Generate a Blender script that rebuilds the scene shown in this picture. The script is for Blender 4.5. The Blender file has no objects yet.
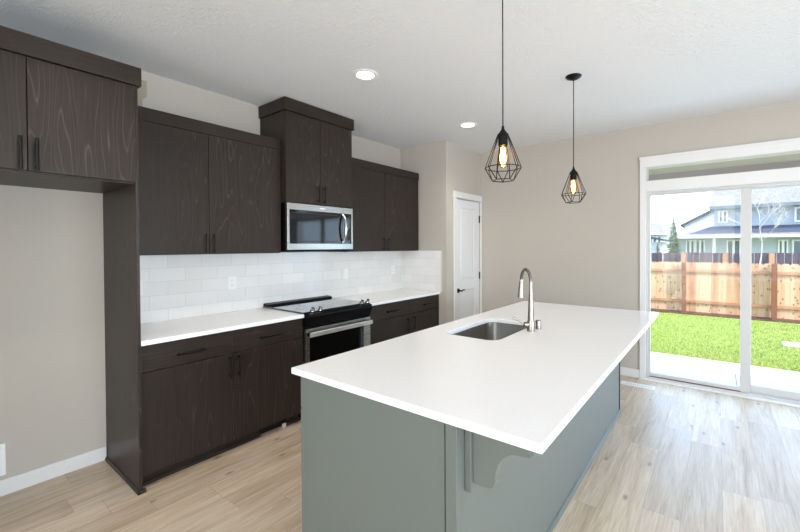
import bpy, math, random
from mathutils import Vector, Matrix
random.seed(7)
PI = math.pi
SC = bpy.context.scene
COL = SC.collection

# ------------------------------------------------------------------ camera
CAM = Vector((-0.8306, -3.4259, 1.4754))
yaw, pit, rol = [math.radians(a) for a in (36.666, -0.690, -0.2655)]
fw = Vector((math.cos(yaw)*math.cos(pit), math.sin(yaw)*math.cos(pit), math.sin(pit)))
rt = Vector((math.sin(yaw), -math.cos(yaw), 0)); up = rt.cross(fw)
rt2 = rt*math.cos(rol) + up*math.sin(rol); up2 = -rt*math.sin(rol) + up*math.cos(rol)
cd = bpy.data.cameras.new('camera'); cam = bpy.data.objects.new('camera', cd); COL.objects.link(cam)
m3 = Matrix((rt2, up2, -fw)).transposed()
cam.matrix_world = Matrix.Translation(CAM) @ m3.to_4x4()
cd.sensor_width = 36; cd.lens = 387.316/800*36
cd.shift_x = -28.41/800; cd.shift_y = -14.468/800
cd.clip_start = 0.05; cd.clip_end = 300
SC.camera = cam

# ------------------------------------------------------------------ world, sun, daylight fills, exposure
w = bpy.data.worlds.new('world'); SC.world = w; w.use_nodes = True
nt = w.node_tree; nt.nodes.clear()
sky = nt.nodes.new('ShaderNodeTexSky'); sky.sky_type = 'NISHITA'; sky.sun_disc = False
sky.sun_elevation = math.radians(42); sky.sun_rotation = math.radians(200)
sky.air_density = 1.0; sky.dust_density = 1.0; sky.ozone_density = 1.5
mixw = nt.nodes.new('ShaderNodeMix'); mixw.data_type = 'RGBA'; mixw.inputs[0].default_value = 0.6
nt.links.new(sky.outputs[0], mixw.inputs[6]); mixw.inputs[7].default_value = (5.6, 7.2, 9.6, 1)   # thin bright cloud over the sky
bg = nt.nodes.new('ShaderNodeBackground'); bg.inputs[1].default_value = 0.52
wo = nt.nodes.new('ShaderNodeOutputWorld')
nt.links.new(mixw.outputs[2], bg.inputs[0]); nt.links.new(bg.outputs[0], wo.inputs[0])

def lamp(name, kind, loc, energy, color=(1, 1, 1), size=None, size_y=None, target=None, **kw):
    d = bpy.data.lights.new(name, kind); d.energy = energy; d.color = color
    if kind == 'AREA':
        d.shape = 'RECTANGLE'; d.size = size; d.size_y = size_y or size
    for k, v in kw.items(): setattr(d, k, v)
    o = bpy.data.objects.new(name, d); COL.objects.link(o); o.location = loc
    if target is not None:
        o.rotation_euler = (Vector(target)-Vector(loc)).to_track_quat('-Z', 'Z').to_euler()
    return o
sun = lamp('sun', 'SUN', (0, -20, 20), 9.5, (1, .95, .88), angle=math.radians(0.6))
sun.rotation_euler = Vector((0.24, 0.80, -0.60)).to_track_quat('-Z', 'Y').to_euler()
# soft area fills standing in for daylight at the unseen living room windows
lamp('rear_window_fill', 'AREA', (-3.85, -3.0, 1.3), 118, (1, .95, .88), 4.0, 1.6, (0, -3.0, 1.5))
lamp('side_window_fill', 'AREA', (-.3, -6.85, 1.2), 190, (.80, .90, 1), 4.2, 1.5, (-.3, 0, 1.55))
lamp('sliding_door_fill', 'AREA', (4.34, -3.7, 1.15), 26, (.42, .66, 1), 1.7, 1.85, (0, -3.7, 1.0))  # added bluish fill at the door, brightens the interior beyond the sky light

SC.view_settings.view_transform = 'Standard'; SC.view_settings.look = 'None'
SC.view_settings.exposure = 0.0; SC.view_settings.gamma = 1; SC.view_settings.use_curve_mapping = False

# ------------------------------------------------------------------ materials
def lin(r, g, b):
    f = lambda c: (c/255/12.92) if c/255 <= .04045 else ((c/255+.055)/1.055)**2.4
    return (f(r), f(g), f(b), 1)
def mat(name, col=(200, 200, 200), rough=.5, metal=0, spec=.5, emit=None, es=0, coat=0):
    m = bpy.data.materials.new(name); m.use_nodes = True
    b = m.node_tree.nodes['Principled BSDF']
    b.inputs['Base Color'].default_value = lin(*col); b.inputs['Roughness'].default_value = rough
    b.inputs['Metallic'].default_value = metal; b.inputs['Specular IOR Level'].default_value = spec
    b.inputs['Coat Weight'].default_value = coat
    if emit: b.inputs['Emission Color'].default_value = lin(*emit); b.inputs['Emission Strength'].default_value = es
    return m
class NT:
    def __init__(s, m): s.t = m.node_tree; s.b = s.t.nodes['Principled BSDF']
    def n(s, typ, **kw):
        x = s.t.nodes.new('ShaderNode'+typ)
        for k, v in kw.items(): setattr(x, k, v)
        return x
    def l(s, a, b): s.t.links.new(a, b)
    def math(s, op, a, b=None, c=None):
        x = s.n('Math', operation=op)
        for i, v in enumerate((a, b, c)):
            if v is None: continue
            if isinstance(v, (int, float)): x.inputs[i].default_value = v
            else: s.l(v, x.inputs[i])
        return x.outputs[0]
    def coord(s, kind='Object', scale=(1, 1, 1), loc=(0, 0, 0)):
        tc = s.n('TexCoord'); mp = s.n('Mapping'); mp.inputs['Scale'].default_value = scale; mp.inputs['Location'].default_value = loc
        s.l(tc.outputs[kind], mp.inputs[0]); return mp.outputs[0]
    def noise(s, vec, scale=5, detail=4, rough=.5, dist=0):
        x = s.n('TexNoise'); s.l(vec, x.inputs['Vector'])
        x.inputs['Scale'].default_value = scale; x.inputs['Detail'].default_value = detail
        x.inputs['Roughness'].default_value = rough; x.inputs['Distortion'].default_value = dist
        return x.outputs[0]
    def ramp(s, fac, stops):
        x = s.n('ValToRGB'); s.l(fac, x.inputs[0]); cr = x.color_ramp
        while len(cr.elements) < len(stops): cr.elements.new(.5)
        for e, (p, c) in zip(cr.elements, stops): e.position = p; e.color = c if len(c) == 4 else lin(*c)
        return x.outputs[0]
    def mix(s, fac, a, b, blend='MIX'):
        x = s.n('Mix', data_type='RGBA', blend_type=blend)
        for i, v in ((0, fac), (6, a), (7, b)):
            if isinstance(v, (int, float)): x.inputs[i].default_value = v
            elif isinstance(v, tuple): x.inputs[i].default_value = v if len(v) == 4 else lin(*v)
            else: s.l(v, x.inputs[i])
        return x.outputs[2]
    def bump(s, h, strength=.2, dist=.01):
        x = s.n('Bump'); x.inputs['Strength'].default_value = strength; x.inputs['Distance'].default_value = dist
        s.l(h, x.inputs['Height']); s.l(x.outputs[0], s.b.inputs['Normal'])
M = {}
def wallpaint(name, col, bump=.12, sc=90):
    m = mat(name, col, .75, spec=.25); t = NT(m)
    v = t.coord(); t.bump(t.noise(v, sc, 3), bump, .004); return m
M['wall'] = wallpaint('beige_wall_paint', (186, 179, 168))
M['trim'] = mat('white_trim_paint', (222, 220, 217), .4)
m = M['ceil'] = mat('textured_ceiling_paint', (230, 230, 230), .85, spec=.2); t = NT(m); v = t.coord()
n1 = t.noise(v, 85, 5, .65); n2 = t.noise(v, 30, 3, .5)
t.bump(t.math('ADD', n1, t.math('MULTIPLY', n2, .7)), .95, .012)

def wood(name, axis, dark, mid, light, rough=.38, seed=0.0):
    """espresso stained oak with cathedral grain running along `axis`"""
    m = mat(name, mid, rough, spec=.22); t = NT(m)
    sc = {'z': (1, 1, .10), 'x': (.10, 1, 1)}[axis]
    v = t.coord('Object', sc, (seed, seed*.7, seed*.3))
    big = t.noise(v, 6.5, 2, .4, .1)
    rings = t.math('FRACT', t.math('MULTIPLY', big, 18.0))
    line = t.math('POWER', t.math('ABSOLUTE', t.math('SUBTRACT', t.math('MULTIPLY', rings, 2), 1)), 14.0)
    patch = t.ramp(t.noise(v, 1.6, 2), [(.42, (0, 0, 0, 1)), (.62, (1, 1, 1, 1))])
    fs = {'z': (130, 130, 3.0), 'x': (3.0, 130, 130)}[axis]
    fine = t.noise(t.coord('Object', fs), 1.0, 3, .6)
    c1 = t.mix(fine, dark, mid)
    c2 = t.mix(t.math('MULTIPLY', t.math('MULTIPLY', line, patch), .3), c1, light)
    t.l(c2, t.b.inputs['Base Color'])
    t.bump(fine, .12, .002)
    return m
M['cab'] = wood('espresso_oak_vertical', 'z', (30, 26, 23), (58, 49, 43), (112, 103, 97))
M['cabh'] = wood('espresso_oak_horizontal', 'x', (30, 26, 23), (58, 49, 43), (104, 94, 88), seed=3.1)
M['cabin'] = mat('cabinet_shadow_gap', (22, 19, 18), .8)
M['black'] = mat('black_metal', (6, 6, 7), .34, spec=.25)
M['blackgloss'] = mat('black_glass', (8, 8, 9), .05, spec=.4)
M['blackenamel'] = mat('black_enamel', (9, 9, 10), .28, spec=.12)
M['cooktop'] = mat('cooktop_glass', (8, 8, 9), .04, spec=1.0, coat=.8)
M['brightsteel'] = mat('bright_steel', (226, 224, 220), .32, metal=.75)
M['chrome'] = mat('chrome', (215, 215, 218), .12, metal=1)
M['quartz'] = mat('white_quartz', (241, 241, 241), .16, spec=.5); t = NT(M['quartz'])
sp = t.ramp(t.noise(t.coord(), 260, 2), [(.3, (237, 237, 237)), (.55, (242, 242, 242))]); t.l(sp, t.b.inputs['Base Color'])
M['island'] = mat('sage_grey_paint', (102, 108, 103), .34, spec=.45); t = NT(M['island'])
t.bump(t.noise(t.coord('Object', (1, 1, .3)), 30, 2), .05, .002)
M['plastic'] = mat('white_plastic', (236, 236, 234), .35)
M['slot'] = mat('dark_slot', (40, 40, 42), .6)
M['doorp'] = mat('white_door_paint', (224, 224, 224), .45)
M['vinyl'] = mat('white_vinyl_frame', (200, 198, 195), .4)
M['edge'] = mat('satin_trim_strip', (216, 210, 204), .3)
def brushed(name, col, axis_scale, rough):
    m = mat(name, col, rough, metal=1); t = NT(m)
    f = t.noise(t.coord('Object', axis_scale), 1, 3)
    t.l(t.math('ADD', t.math('MULTIPLY', f, .08), rough-.04), t.b.inputs['Roughness'])
    return m
M['steel'] = brushed('brushed_steel', (172, 170, 166), (4, 4, 500), .28)
M['nickel'] = brushed('brushed_nickel', (150, 142, 132), (300, 300, 4), .26)
M['sinksteel'] = brushed('sink_steel', (176, 172, 166), (4, 300, 300), .3)
# subway tile
def tile(name, uaxis):
    m = mat(name, (226, 224, 221), .12, spec=.5); t = NT(m)
    tc = t.n('TexCoord'); sx = t.n('SeparateXYZ'); t.l(tc.outputs['Object'], sx.inputs[0])
    cx = t.n('CombineXYZ'); t.l(sx.outputs[uaxis], cx.inputs[0]); t.l(sx.outputs[2], cx.inputs[1])
    br = t.n('TexBrick'); t.l(cx.outputs[0], br.inputs[0]); br.offset = .5
    br.inputs['Scale'].default_value = 1; br.inputs['Brick Width'].default_value = .247; br.inputs['Row Height'].default_value = .1045
    br.inputs['Mortar Size'].default_value = .0016; br.inputs['Mortar Smooth'].default_value = .3
    br.inputs['Color1'].default_value = lin(232, 230, 227); br.inputs['Color2'].default_value = lin(224, 222, 219); br.inputs['Mortar'].default_value = lin(206, 203, 200)
    t.l(br.outputs['Color'], t.b.inputs['Base Color'])
    inv = t.math('SUBTRACT', 1, br.outputs['Fac'])
    wob = t.noise(t.coord(), 9, 2)
    t.bump(t.math('ADD', inv, t.math('MULTIPLY', wob, .9)), .25, .004)
    return m
M['tileb'] = tile('white_subway_tile', 0); M['tiles'] = tile('white_subway_tile_return', 1)
# plank floor
m = M['floor'] = mat('light_oak_planks', (200, 185, 165), .3, spec=.6); t = NT(m)
tc = t.n('TexCoord'); sx = t.n('SeparateXYZ'); t.l(tc.outputs['Object'], sx.inputs[0])
X, Y = sx.outputs[0], sx.outputs[1]
PW, PL = .182, 1.22
yr = t.math('DIVIDE', Y, PW); row = t.math('FLOOR', yr)
wn = t.n('TexWhiteNoise', noise_dimensions='1D'); t.l(row, wn.inputs['W'])
xo = t.math('ADD', t.math('DIVIDE', X, PL), t.math('MULTIPLY', wn.outputs[0], 7.3)); colm = t.math('FLOOR', xo)
cc = t.n('CombineXYZ'); t.l(row, cc.inputs[0]); t.l(colm, cc.inputs[1])
wn2 = t.n('TexWhiteNoise', noise_dimensions='2D'); t.l(cc.outputs[0], wn2.inputs['Vector']); rnd = wn2.outputs[0]
cv = t.n('CombineXYZ'); t.l(t.math('ADD', t.math('MULTIPLY', X, .7), t.math('MULTIPLY', rnd, 37)), cv.inputs[0])
t.l(t.math('MULTIPLY', Y, 7.0), cv.inputs[1]); t.l(t.math('MULTIPLY', rnd, 11), cv.inputs[2])
g1 = t.noise(cv.outputs[0], 2.1, 5, .6, .8)
cv2 = t.n('CombineXYZ'); t.l(t.math('ADD', t.math('MULTIPLY', X, 5), t.math('MULTIPLY', rnd, 91)), cv2.inputs[0]); t.l(t.math('MULTIPLY', Y, 130), cv2.inputs[1])
g2 = t.noise(cv2.outputs[0], 1, 3, .6)
base = t.ramp(g1, [(.25, (172, 148, 120)), (.38, (200, 180, 154)), (.56, (217, 201, 180)), (.8, (224, 211, 193))])
tint = t.ramp(rnd, [(0, (218, 212, 205)), (.35, (238, 235, 231)), (1, (252, 249, 244))])
c = t.mix(.85, base, tint, 'MULTIPLY')
c = t.mix(.3, c, t.ramp(g2, [(.3, (110, 95, 80)), (.6, (255, 255, 255))]), 'MULTIPLY')
# knots
cvk = t.n('CombineXYZ'); t.l(t.math('ADD', t.math('MULTIPLY', X, 2.4), t.math('MULTIPLY', rnd, 50)), cvk.inputs[0]); t.l(t.math('MULTIPLY', Y, 5.5), cvk.inputs[1])
vo = t.n('TexVoronoi', voronoi_dimensions='2D'); t.l(cvk.outputs[0], vo.inputs['Vector']); vo.inputs['Scale'].default_value = 1.0
kn = t.ramp(vo.outputs['Distance'], [(.02, (1, 1, 1, 1)), (.10, (0, 0, 0, 1))])
vc = t.n('SeparateColor'); t.l(vo.outputs['Color'], vc.inputs[0])
kn2 = t.math('MULTIPLY', kn, t.math('MULTIPLY', t.math('GREATER_THAN', vc.outputs[0], .66), .65))
c = t.mix(kn2, c, (92, 74, 60))
fy = t.math('FRACT', yr); fx = t.math('FRACT', xo)
e1 = t.math('LESS_THAN', t.math('MINIMUM', fy, t.math('SUBTRACT', 1, fy)), .007)
e2 = t.math('LESS_THAN', t.math('MINIMUM', fx, t.math('SUBTRACT', 1, fx)), .0011)
seam = t.math('MAXIMUM', e1, e2)
c = t.mix(t.math('MULTIPLY', seam, .38), c, (110, 96, 82))
t.l(c, t.b.inputs['Base Color'])
t.bump(t.math('SUBTRACT', t.math('MULTIPLY', g2, .35), seam), .12, .002)
t.l(t.math('ADD', t.math('MULTIPLY', g2, .06), .34), t.b.inputs['Roughness'])
# glass
def glassmat(name, gl=.06, tint=(1, 1, 1, 1)):
    m = bpy.data.materials.new(name); m.use_nodes = True; t = m.node_tree; t.nodes.clear()
    o = t.nodes.new('ShaderNodeOutputMaterial'); mx = t.nodes.new('ShaderNodeMixShader')
    tr = t.nodes.new('ShaderNodeBsdfTransparent'); tr.inputs[0].default_value = tint
    g = t.nodes.new('ShaderNodeBsdfGlossy'); g.inputs['Roughness'].default_value = .02
    mx.inputs[0].default_value = gl
    t.links.new(tr.outputs[0], mx.inputs[1]); t.links.new(g.outputs[0], mx.inputs[2]); t.links.new(mx.outputs[0], o.inputs[0])
    return m
M['glass'] = glassmat('window_glass', .014, (.97, .98, .98, 1))
M['bulbglass'] = glassmat('amber_bulb_glass', .1, (1, .72, .42, 1))
M['filament'] = mat('glowing_filament', (255, 220, 160), .5, emit=(255, 190, 105), es=40)
M['lens'] = mat('lit_lens', (255, 255, 255), .5, emit=(255, 250, 240), es=7)
# outdoors
m = M['lawn'] = mat('lawn_green', (120, 140, 70), .9, spec=.1); t = NT(m); v = t.coord()
cl = t.ramp(t.noise(v, 26, 6, .75), [(.3, (104, 124, 52)), (.5, (138, 156, 76)), (.7, (180, 190, 120))])
t.l(t.mix(t.math('MULTIPLY', t.noise(v, 1.1, 2), .5), cl, (156, 170, 92)), t.b.inputs['Base Color']); t.bump(t.noise(v, 90, 3), .8, .03)
m = M['blade'] = mat('grass_blades', (120, 165, 60), .7, spec=.2); t = NT(m)
t.l(t.ramp(t.noise(t.coord(), 18, 3), [(.3, (110, 134, 54)), (.7, (176, 188, 106))]), t.b.inputs['Base Color'])
m = M['concrete'] = mat('pale_concrete', (232, 230, 224), .85); t = NT(m); t.bump(t.noise(t.coord(), 60, 4), .2, .004)
def fencewood(name, stops, sc=(9, 9, .6), knots=True, board=.14):
    m = mat(name, (200, 150, 110), .75, spec=.2); t = NT(m)
    tc = t.n('TexCoord'); sx = t.n('SeparateXYZ'); t.l(tc.outputs['Object'], sx.inputs[0])
    b = t.math('FLOOR', t.math('DIVIDE', sx.outputs[1], board)); wn = t.n('TexWhiteNoise', noise_dimensions='1D'); t.l(b, wn.inputs['W'])
    n = t.noise(t.coord('Object', sc), 4, 4, .6, .5)
    f = t.math('ADD', t.math('MULTIPLY', n, .6), t.math('MULTIPLY', wn.outputs[0], .45))
    c = t.ramp(f, stops)
    if knots:
        vo = t.n('TexVoronoi', voronoi_dimensions='2D'); kc = t.n('CombineXYZ'); t.l(t.math('MULTIPLY', sx.outputs[1], 7), kc.inputs[0]); t.l(t.math('MULTIPLY', sx.outputs[2], 5), kc.inputs[1]); t.l(kc.outputs[0], vo.inputs['Vector']); vo.inputs['Scale'].default_value = 1
        kn = t.ramp(vo.outputs['Distance'], [(.06, (1, 1, 1, 1)), (.15, (0, 0, 0, 1))])
        c = t.mix(t.math('MULTIPLY', kn, .75), c, (110, 62, 40))
    t.l(c, t.b.inputs['Base Color']); return m
M['cedar'] = fencewood('new_cedar_boards', [(.25, (172, 126, 96)), (.5, (198, 158, 126)), (.8, (212, 180, 150))])
M['cedarrail'] = fencewood('cedar_rails', [(.25, (162, 112, 84)), (.7, (186, 138, 110))], knots=False)
M['cedarpost'] = fencewood('cedar_posts', [(.25, (112, 72, 54)), (.7, (140, 94, 72))], knots=False)
M['oldfence'] = fencewood('weathered_dark_boards', [(.25, (66, 52, 62)), (.8, (104, 86, 94))], knots=False)
M['mulch'] = mat('dark_mulch', (66, 44, 34), .95)
def siding(name, col):
    m = mat(name, col, .7); t = NT(m)
    wv = t.n('TexWave', wave_type='BANDS', bands_direction='Z', wave_profile='SAW'); t.l(t.coord(), wv.inputs['Vector']); wv.inputs['Scale'].default_value = 1.6
    t.bump(wv.outputs[1], .4, .03); return m
M['siding'] = siding('grey_lap_siding', (166, 172, 184)); M['sidingl'] = siding('pale_lap_siding', (196, 198, 200))
m = M['shingle'] = mat('grey_shingles', (116, 113, 112), .9); t = NT(m); t.l(t.ramp(t.noise(t.coord(), 6, 4), [(.3, (104, 102, 102)), (.7, (136, 133, 132))]), t.b.inputs['Base Color'])
M['shingled'] = mat('slate_blue_shingles', (58, 64, 82), .9)
M['hwin'] = mat('house_window_glass', (96, 104, 116), .1)
M['leaf'] = mat('conifer_needles', (96, 124, 84), .8); M['leafd'] = mat('dark_needles', (44, 58, 46), .8)
M['bark'] = mat('brown_bark', (96, 82, 70), .9); M['palebark'] = mat('pale_bark', (176, 168, 164), .9)
M['soffit'] = wallpaint('grey_porch_soffit', (176, 164, 158), .25, 40)
M['exterior'] = mat('house_exterior', (190, 190, 186), .8)
M['dark'] = mat('pantry_dark', (60, 58, 55), .9)

# ------------------------------------------------------------------ mesh helpers
class MB:
    def __init__(s): s.v = []; s.f = []; s.mi = []; s.smooth = []
    def add(s, vs, fs, mi=0, smooth=False):
        o = len(s.v); s.v += [tuple(x) for x in vs]
        for f in fs: s.f.append([i+o for i in f]); s.mi.append(mi); s.smooth.append(smooth)
        return s
    def box(s, x0, x1, y0, y1, z0, z1, mi=0):
        x0, x1 = sorted((x0, x1)); y0, y1 = sorted((y0, y1)); z0, z1 = sorted((z0, z1))
        vs = [(x, y, z) for x in (x0, x1) for y in (y0, y1) for z in (z0, z1)]
        return s.add(vs, [(0, 1, 3, 2), (4, 6, 7, 5), (0, 4, 5, 1), (2, 3, 7, 6), (0, 2, 6, 4), (1, 5, 7, 3)], mi)
    def tube(s, pts, r, n=12, cap=True, mi=0):
        pts = [Vector(p) for p in pts]; rs = r if isinstance(r, (list, tuple)) else [r]*len(pts)
        vs = []; prev = None
        for i, p in enumerate(pts):
            d = (pts[min(i+1, len(pts)-1)]-pts[max(i-1, 0)]).normalized()
            if prev is None:
                a = Vector((0, 0, 1)) if abs(d.z) < .9 else Vector((1, 0, 0)); u = d.cross(a).normalized()
            else: u = (prev-d*prev.dot(d)).normalized()
            prev = u; q = d.cross(u)
            for k in range(n):
                an = 2*PI*k/n; vs.append(p+(u*math.cos(an)+q*math.sin(an))*rs[i])
        fs = [(i*n+k, i*n+(k+1) % n, (i+1)*n+(k+1) % n, (i+1)*n+k) for i in range(len(pts)-1) for k in range(n)]
        s.add(vs, fs, mi, True)
        if cap: s.add(vs[:n], [tuple(range(n))[::-1]], mi); s.add(vs[-n:], [tuple(range(n))], mi)
        return s
    def lathe(s, prof, c=(0, 0, 0), n=28, mi=0):
        vs = [(c[0]+r*math.cos(2*PI*k/n), c[1]+r*math.sin(2*PI*k/n), c[2]+z) for r, z in prof for k in range(n)]
        fs = [(i*n+k, i*n+(k+1) % n, (i+1)*n+(k+1) % n, (i+1)*n+k) for i in range(len(prof)-1) for k in range(n)]
        return s.add(vs, fs, mi, True)
    def prism(s, poly, axis, a, b, mi=0):
        """poly: 2D points in the plane perpendicular to axis, extruded a..b"""
        def P(p, t): return {'x': (t, p[0], p[1]), 'y': (p[0], t, p[1]), 'z': (p[0], p[1], t)}[axis]
        n = len(poly); vs = [P(p, a) for p in poly]+[P(p, b) for p in poly]
        fs = [tuple(range(n))[::-1], tuple(range(n, 2*n))]+[(i, (i+1) % n, n+(i+1) % n, n+i) for i in range(n)]
        return s.add(vs, fs, mi)
    def build(s, name, mats, parent=None, bevel=0, recalc=True, off=None):
        me = bpy.data.meshes.new(name)
        o = Vector(off) if off is not None else (Vector(WL(parent)) if parent is not None else Vector((0, 0, 0)))
        me.from_pydata([tuple(Vector(v)-o) for v in s.v], [], s.f)
        mats = mats if isinstance(mats, list) else [mats]
        for mm in mats: me.materials.append(M[mm])
        me.polygons.foreach_set('material_index', s.mi); me.polygons.foreach_set('use_smooth', s.smooth)
        if recalc:
            import bmesh
            bm = bmesh.new(); bm.from_mesh(me); bmesh.ops.remove_doubles(bm, verts=bm.verts, dist=1e-6) if any(s.smooth) else None
            bmesh.ops.recalc_face_normals(bm, faces=bm.faces); bm.to_mesh(me); bm.free()
        me.update()
        if any(s.smooth): me.set_sharp_from_angle(angle=math.radians(40))
        ob = bpy.data.objects.new(name, me); COL.objects.link(ob)
        if parent is not None: ob.parent = parent
        else: ob.location = o
        if bevel:
            bv = ob.modifiers.new('bevel', 'BEVEL'); bv.width = bevel; bv.segments = 2; bv.limit_method = 'ANGLE'
        return ob
def WL(o):
    v = Vector(o.location)
    while o.parent is not None: o = o.parent; v += Vector(o.location)
    return v
def thing(name, loc, label, cat, group=None):
    o = bpy.data.objects.new(name, None); COL.objects.link(o); o.location = loc; o.empty_display_size = .1
    return tag(o, label, cat, group)
def tag(o, label, cat, group=None, kind=None):
    o['label'] = label; o['category'] = cat
    if group: o['group'] = group
    if kind: o['kind'] = kind
    return o
def struct(o): o['kind'] = 'structure'; return o
def box(name, m, parent, x0, x1, y0, y1, z0, z1, bevel=.0015):
    return MB().box(x0, x1, y0, y1, z0, z1).build(name, m, parent, bevel)

# ------------------------------------------------------------------ dimensions
H = 2.794; X1 = 3.147; XF = 4.024; D = -.741
W1 = 1.150; R = 1.912; E = 3.121
UB = 1.427; UT = 2.427

# ------------------------------------------------------------------ the setting
struct(MB().box(-4.1, XF+.1, -7.1, .12, -.1, 0).build('floor', 'floor'))
struct(MB().box(-4.1, XF+.16, -7.1, .12, H, H+.12).build('ceiling', 'ceil'))
struct(MB().box(-4.1, X1+.1, 0, .12, 0, H).build('wall_kitchen', 'wall'))
struct(MB().box(X1, X1+.1, D, 0, 0, H).build('wall_pantry_side', 'wall'))
DX0, DX1, DZ = 3.362, 4.0, 2.105
struct(MB().box(X1+.1, DX0, D, D+.1, 0, H).box(DX0, DX1, D, D+.1, DZ, H).box(DX1, XF, D, D+.1, 0, H).build('wall_pantry_front', 'wall'))
struct(MB().box(X1+.1, XF, D+.62, D+.66, 0, H).build('wall_pantry_inner', 'dark'))
WY0, WY1, WZ = -2.762, -4.66, 2.415     # rough opening of sliding door with transom
struct(MB().box(XF, XF+.16, WY0, .12, -.1, H).box(XF, XF+.16, WY1, -7.1, -.1, H).box(XF, XF+.16, WY0, WY1, WZ, H).box(XF, XF+.16, WY0, WY1, -.1, 0).build('wall_far', ['wall']))
# living-room side walls with windows (behind the camera)
struct(MB().box(-4.1, -4, -7.1, -5.7, 0, H).box(-4.1, -4, -.9, .0, 0, H).box(-4.1, -4, -5.7, -.9, 0, .5).box(-4.1, -4, -5.7, -.9, 2.5, H).build('wall_rear', 'wall'))
struct(MB().box(-4.0, -2.0, -7.1, -7, 0, H).box(2.4, XF, -7.1, -7, 0, H).box(-2, 2.4, -7.1, -7, 0, .45).box(-2, 2.4, -7.1, -7, 2.2, H).build('wall_right', 'wall'))
def bigwindow(name, axis, c, a0, a1, z0, z1, nb):
    f = MB()
    def B(u0, u1, w0, w1, t0=-.03, t1=.03):
        if axis == 'x': f.box(c+t0, c+t1, u0, u1, w0, w1)
        else: f.box(u0, u1, c+t0, c+t1, w0, w1)
    B(a0, a1, z0, z0+.06); B(a0, a1, z1-.06, z1)
    for k in range(nb+1):
        u = a0+(a1-a0-.06)*k/nb; B(u, u+.06, z0+.06, z1-.06)
    o = struct(f.build(name, 'vinyl'))
    g = MB()
    if axis == 'x': g.box(c-.004, c+.004, a0+.03, a1-.03, z0+.03, z1-.03)
    else: g.box(a0+.03, a1-.03, c-.004, c+.004, z0+.03, z1-.03)
    g.build('pane', 'glass', o)
bigwindow('window_2', 'x', -4.05, -5.7, -.9, .5, 2.5, 3)
bigwindow('window_3', 'y', -7.05, -2.0, 2.4, .45, 2.2, 4)

# baseboards
def baseb(name, b): return struct(b.build(name, 'trim', None, .003))
baseb('baseboard_left', MB().box(-4, -1.0, -.014, 0, 0, .095).box(-.955, -.021, -.014, 0, 0, .095))
baseb('baseboard_far', MB().box(XF-.014, XF, -2.742, D-.02, 0, .095).box(XF-.014, XF, -7, -4.70, 0, .095))
baseb('baseboard_pantry', MB().box(X1, 3.30, D-.014, D, 0, .095).box(X1-.014, X1, D-.014, -.675, 0, .095))

# pantry door
d1 = MB()
dy = D+.012
def doorpanel(b, x0, x1, z0, z1):
    pass
px0, px1 = DX0+.006, DX1-.004
sx0, sx1 = px0+.125, px1-.135
zs = [(.0, .20), (.91, 1.05), (2.0, 2.10)]
b = MB()
b.box(px0, sx0, dy, dy+.035, .008, 2.095).box(sx1, px1, dy, dy+.035, .008, 2.095)
for a, c2 in ((.008, .21), (.905, 1.035), (1.985, 2.095)): b.box(sx0, sx1, dy, dy+.035, a, c2)
for a, c2 in ((.21, .905), (1.035, 1.985)):
    b.box(sx0, sx1, dy+.014, dy+.03, a, c2)
    # raised field with bevelled edge
    q = .035; p0 = [(sx0+.008, dy+.014, a+.008), (sx1-.008, dy+.014, a+.008), (sx1-.008, dy+.014, c2-.008), (sx0+.008, dy+.014, c2-.008)]
    p1 = [(sx0+q, dy+.004, a+q), (sx1-q, dy+.004, a+q), (sx1-q, dy+.004, c2-q), (sx0+q, dy+.004, c2-q)]
    b.add(p0+p1, [(0, 1, 5, 4), (1, 2, 6, 5), (2, 3, 7, 6), (3, 0, 4, 7), (4, 5, 6, 7)])
door = struct(b.build('door_1', 'doorp', None, .0015))
hx, hz = px0+.062, .905
hb = MB(); hb.tube([(hx, dy, hz), (hx, dy-.012, hz)], .029, 20); hb.tube([(hx, dy-.01, hz), (hx, dy-.045, hz)], .011, 12)
hb.tube([(hx-.004, dy-.045, hz), (hx+.03, dy-.047, hz-.004), (hx+.06, dy-.044, hz+.006), (hx+.105, dy-.04, hz+.004)], [.011, .009, .008, .007], 10)
hb.build('door_handle', 'black', door)
for z in (.28, 1.07, 1.86):
    MB().box(px1-.012, px1+.006, dy-.008, dy+.004, z-.05, z+.05).tube([(px1, dy-.009, z-.05), (px1, dy-.009, z+.05)], .007, 10).build('hinge', 'black', door)
c = MB(); cy0, cy1 = D-.018, D
c.box(3.308, DX0+.004, cy0, cy1, 0, 2.107).box(DX1-.002, XF-.001, cy0, cy1, 0, 2.107)
c.box(3.296, XF-.001, cy0-.006, cy1, 2.107, 2.185)
c.box(DX0, DX0+.005, D, D+.1, 0, DZ).box(DX0, DX1, D, D+.1, 2.1, DZ)
struct(c.build('trim_1', 'trim', None, .002))

# sliding door + transom
fx0, fx1 = XF+.03, XF+.13
c = MB(); t0, t1 = XF-.018, XF
c.box(t0, t1, -2.742, -2.80, 0, 2.335).box(t0, t1, -4.62, -4.70, 0, 2.335).box(t0, t1, -2.742, -4.70, 2.335, 2.445)
c.box(t0-.008, t1, -2.736, -4.706, 2.425, 2.45)
c.box(t0, t1+.1, -2.80, -4.62, 2.065, 2.185)
c.box(XF, XF+.14, WY0, -2.80, 0, WZ).box(XF, XF+.14, -4.62, WY1, 0, WZ).box(XF, XF+.14, -2.8, -4.62, 2.335, WZ)
struct(c.build('trim_2', 'trim', None, .002))
wnd = struct(MB().box(fx0, fx1-.03, -2.80, -2.812, 2.185, 2.335).box(fx0, fx1-.03, -4.608, -4.62, 2.185, 2.335).box(fx0, fx1-.03, -2.812, -4.608, 2.185, 2.19).box(fx0, fx1-.03, -2.812, -4.608, 2.33, 2.335).build('window_1', 'vinyl'))
MB().box(fx0+.03, fx0+.036, -2.812, -4.608, 2.19, 2.33).build('pane', 'glass', wnd)
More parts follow.
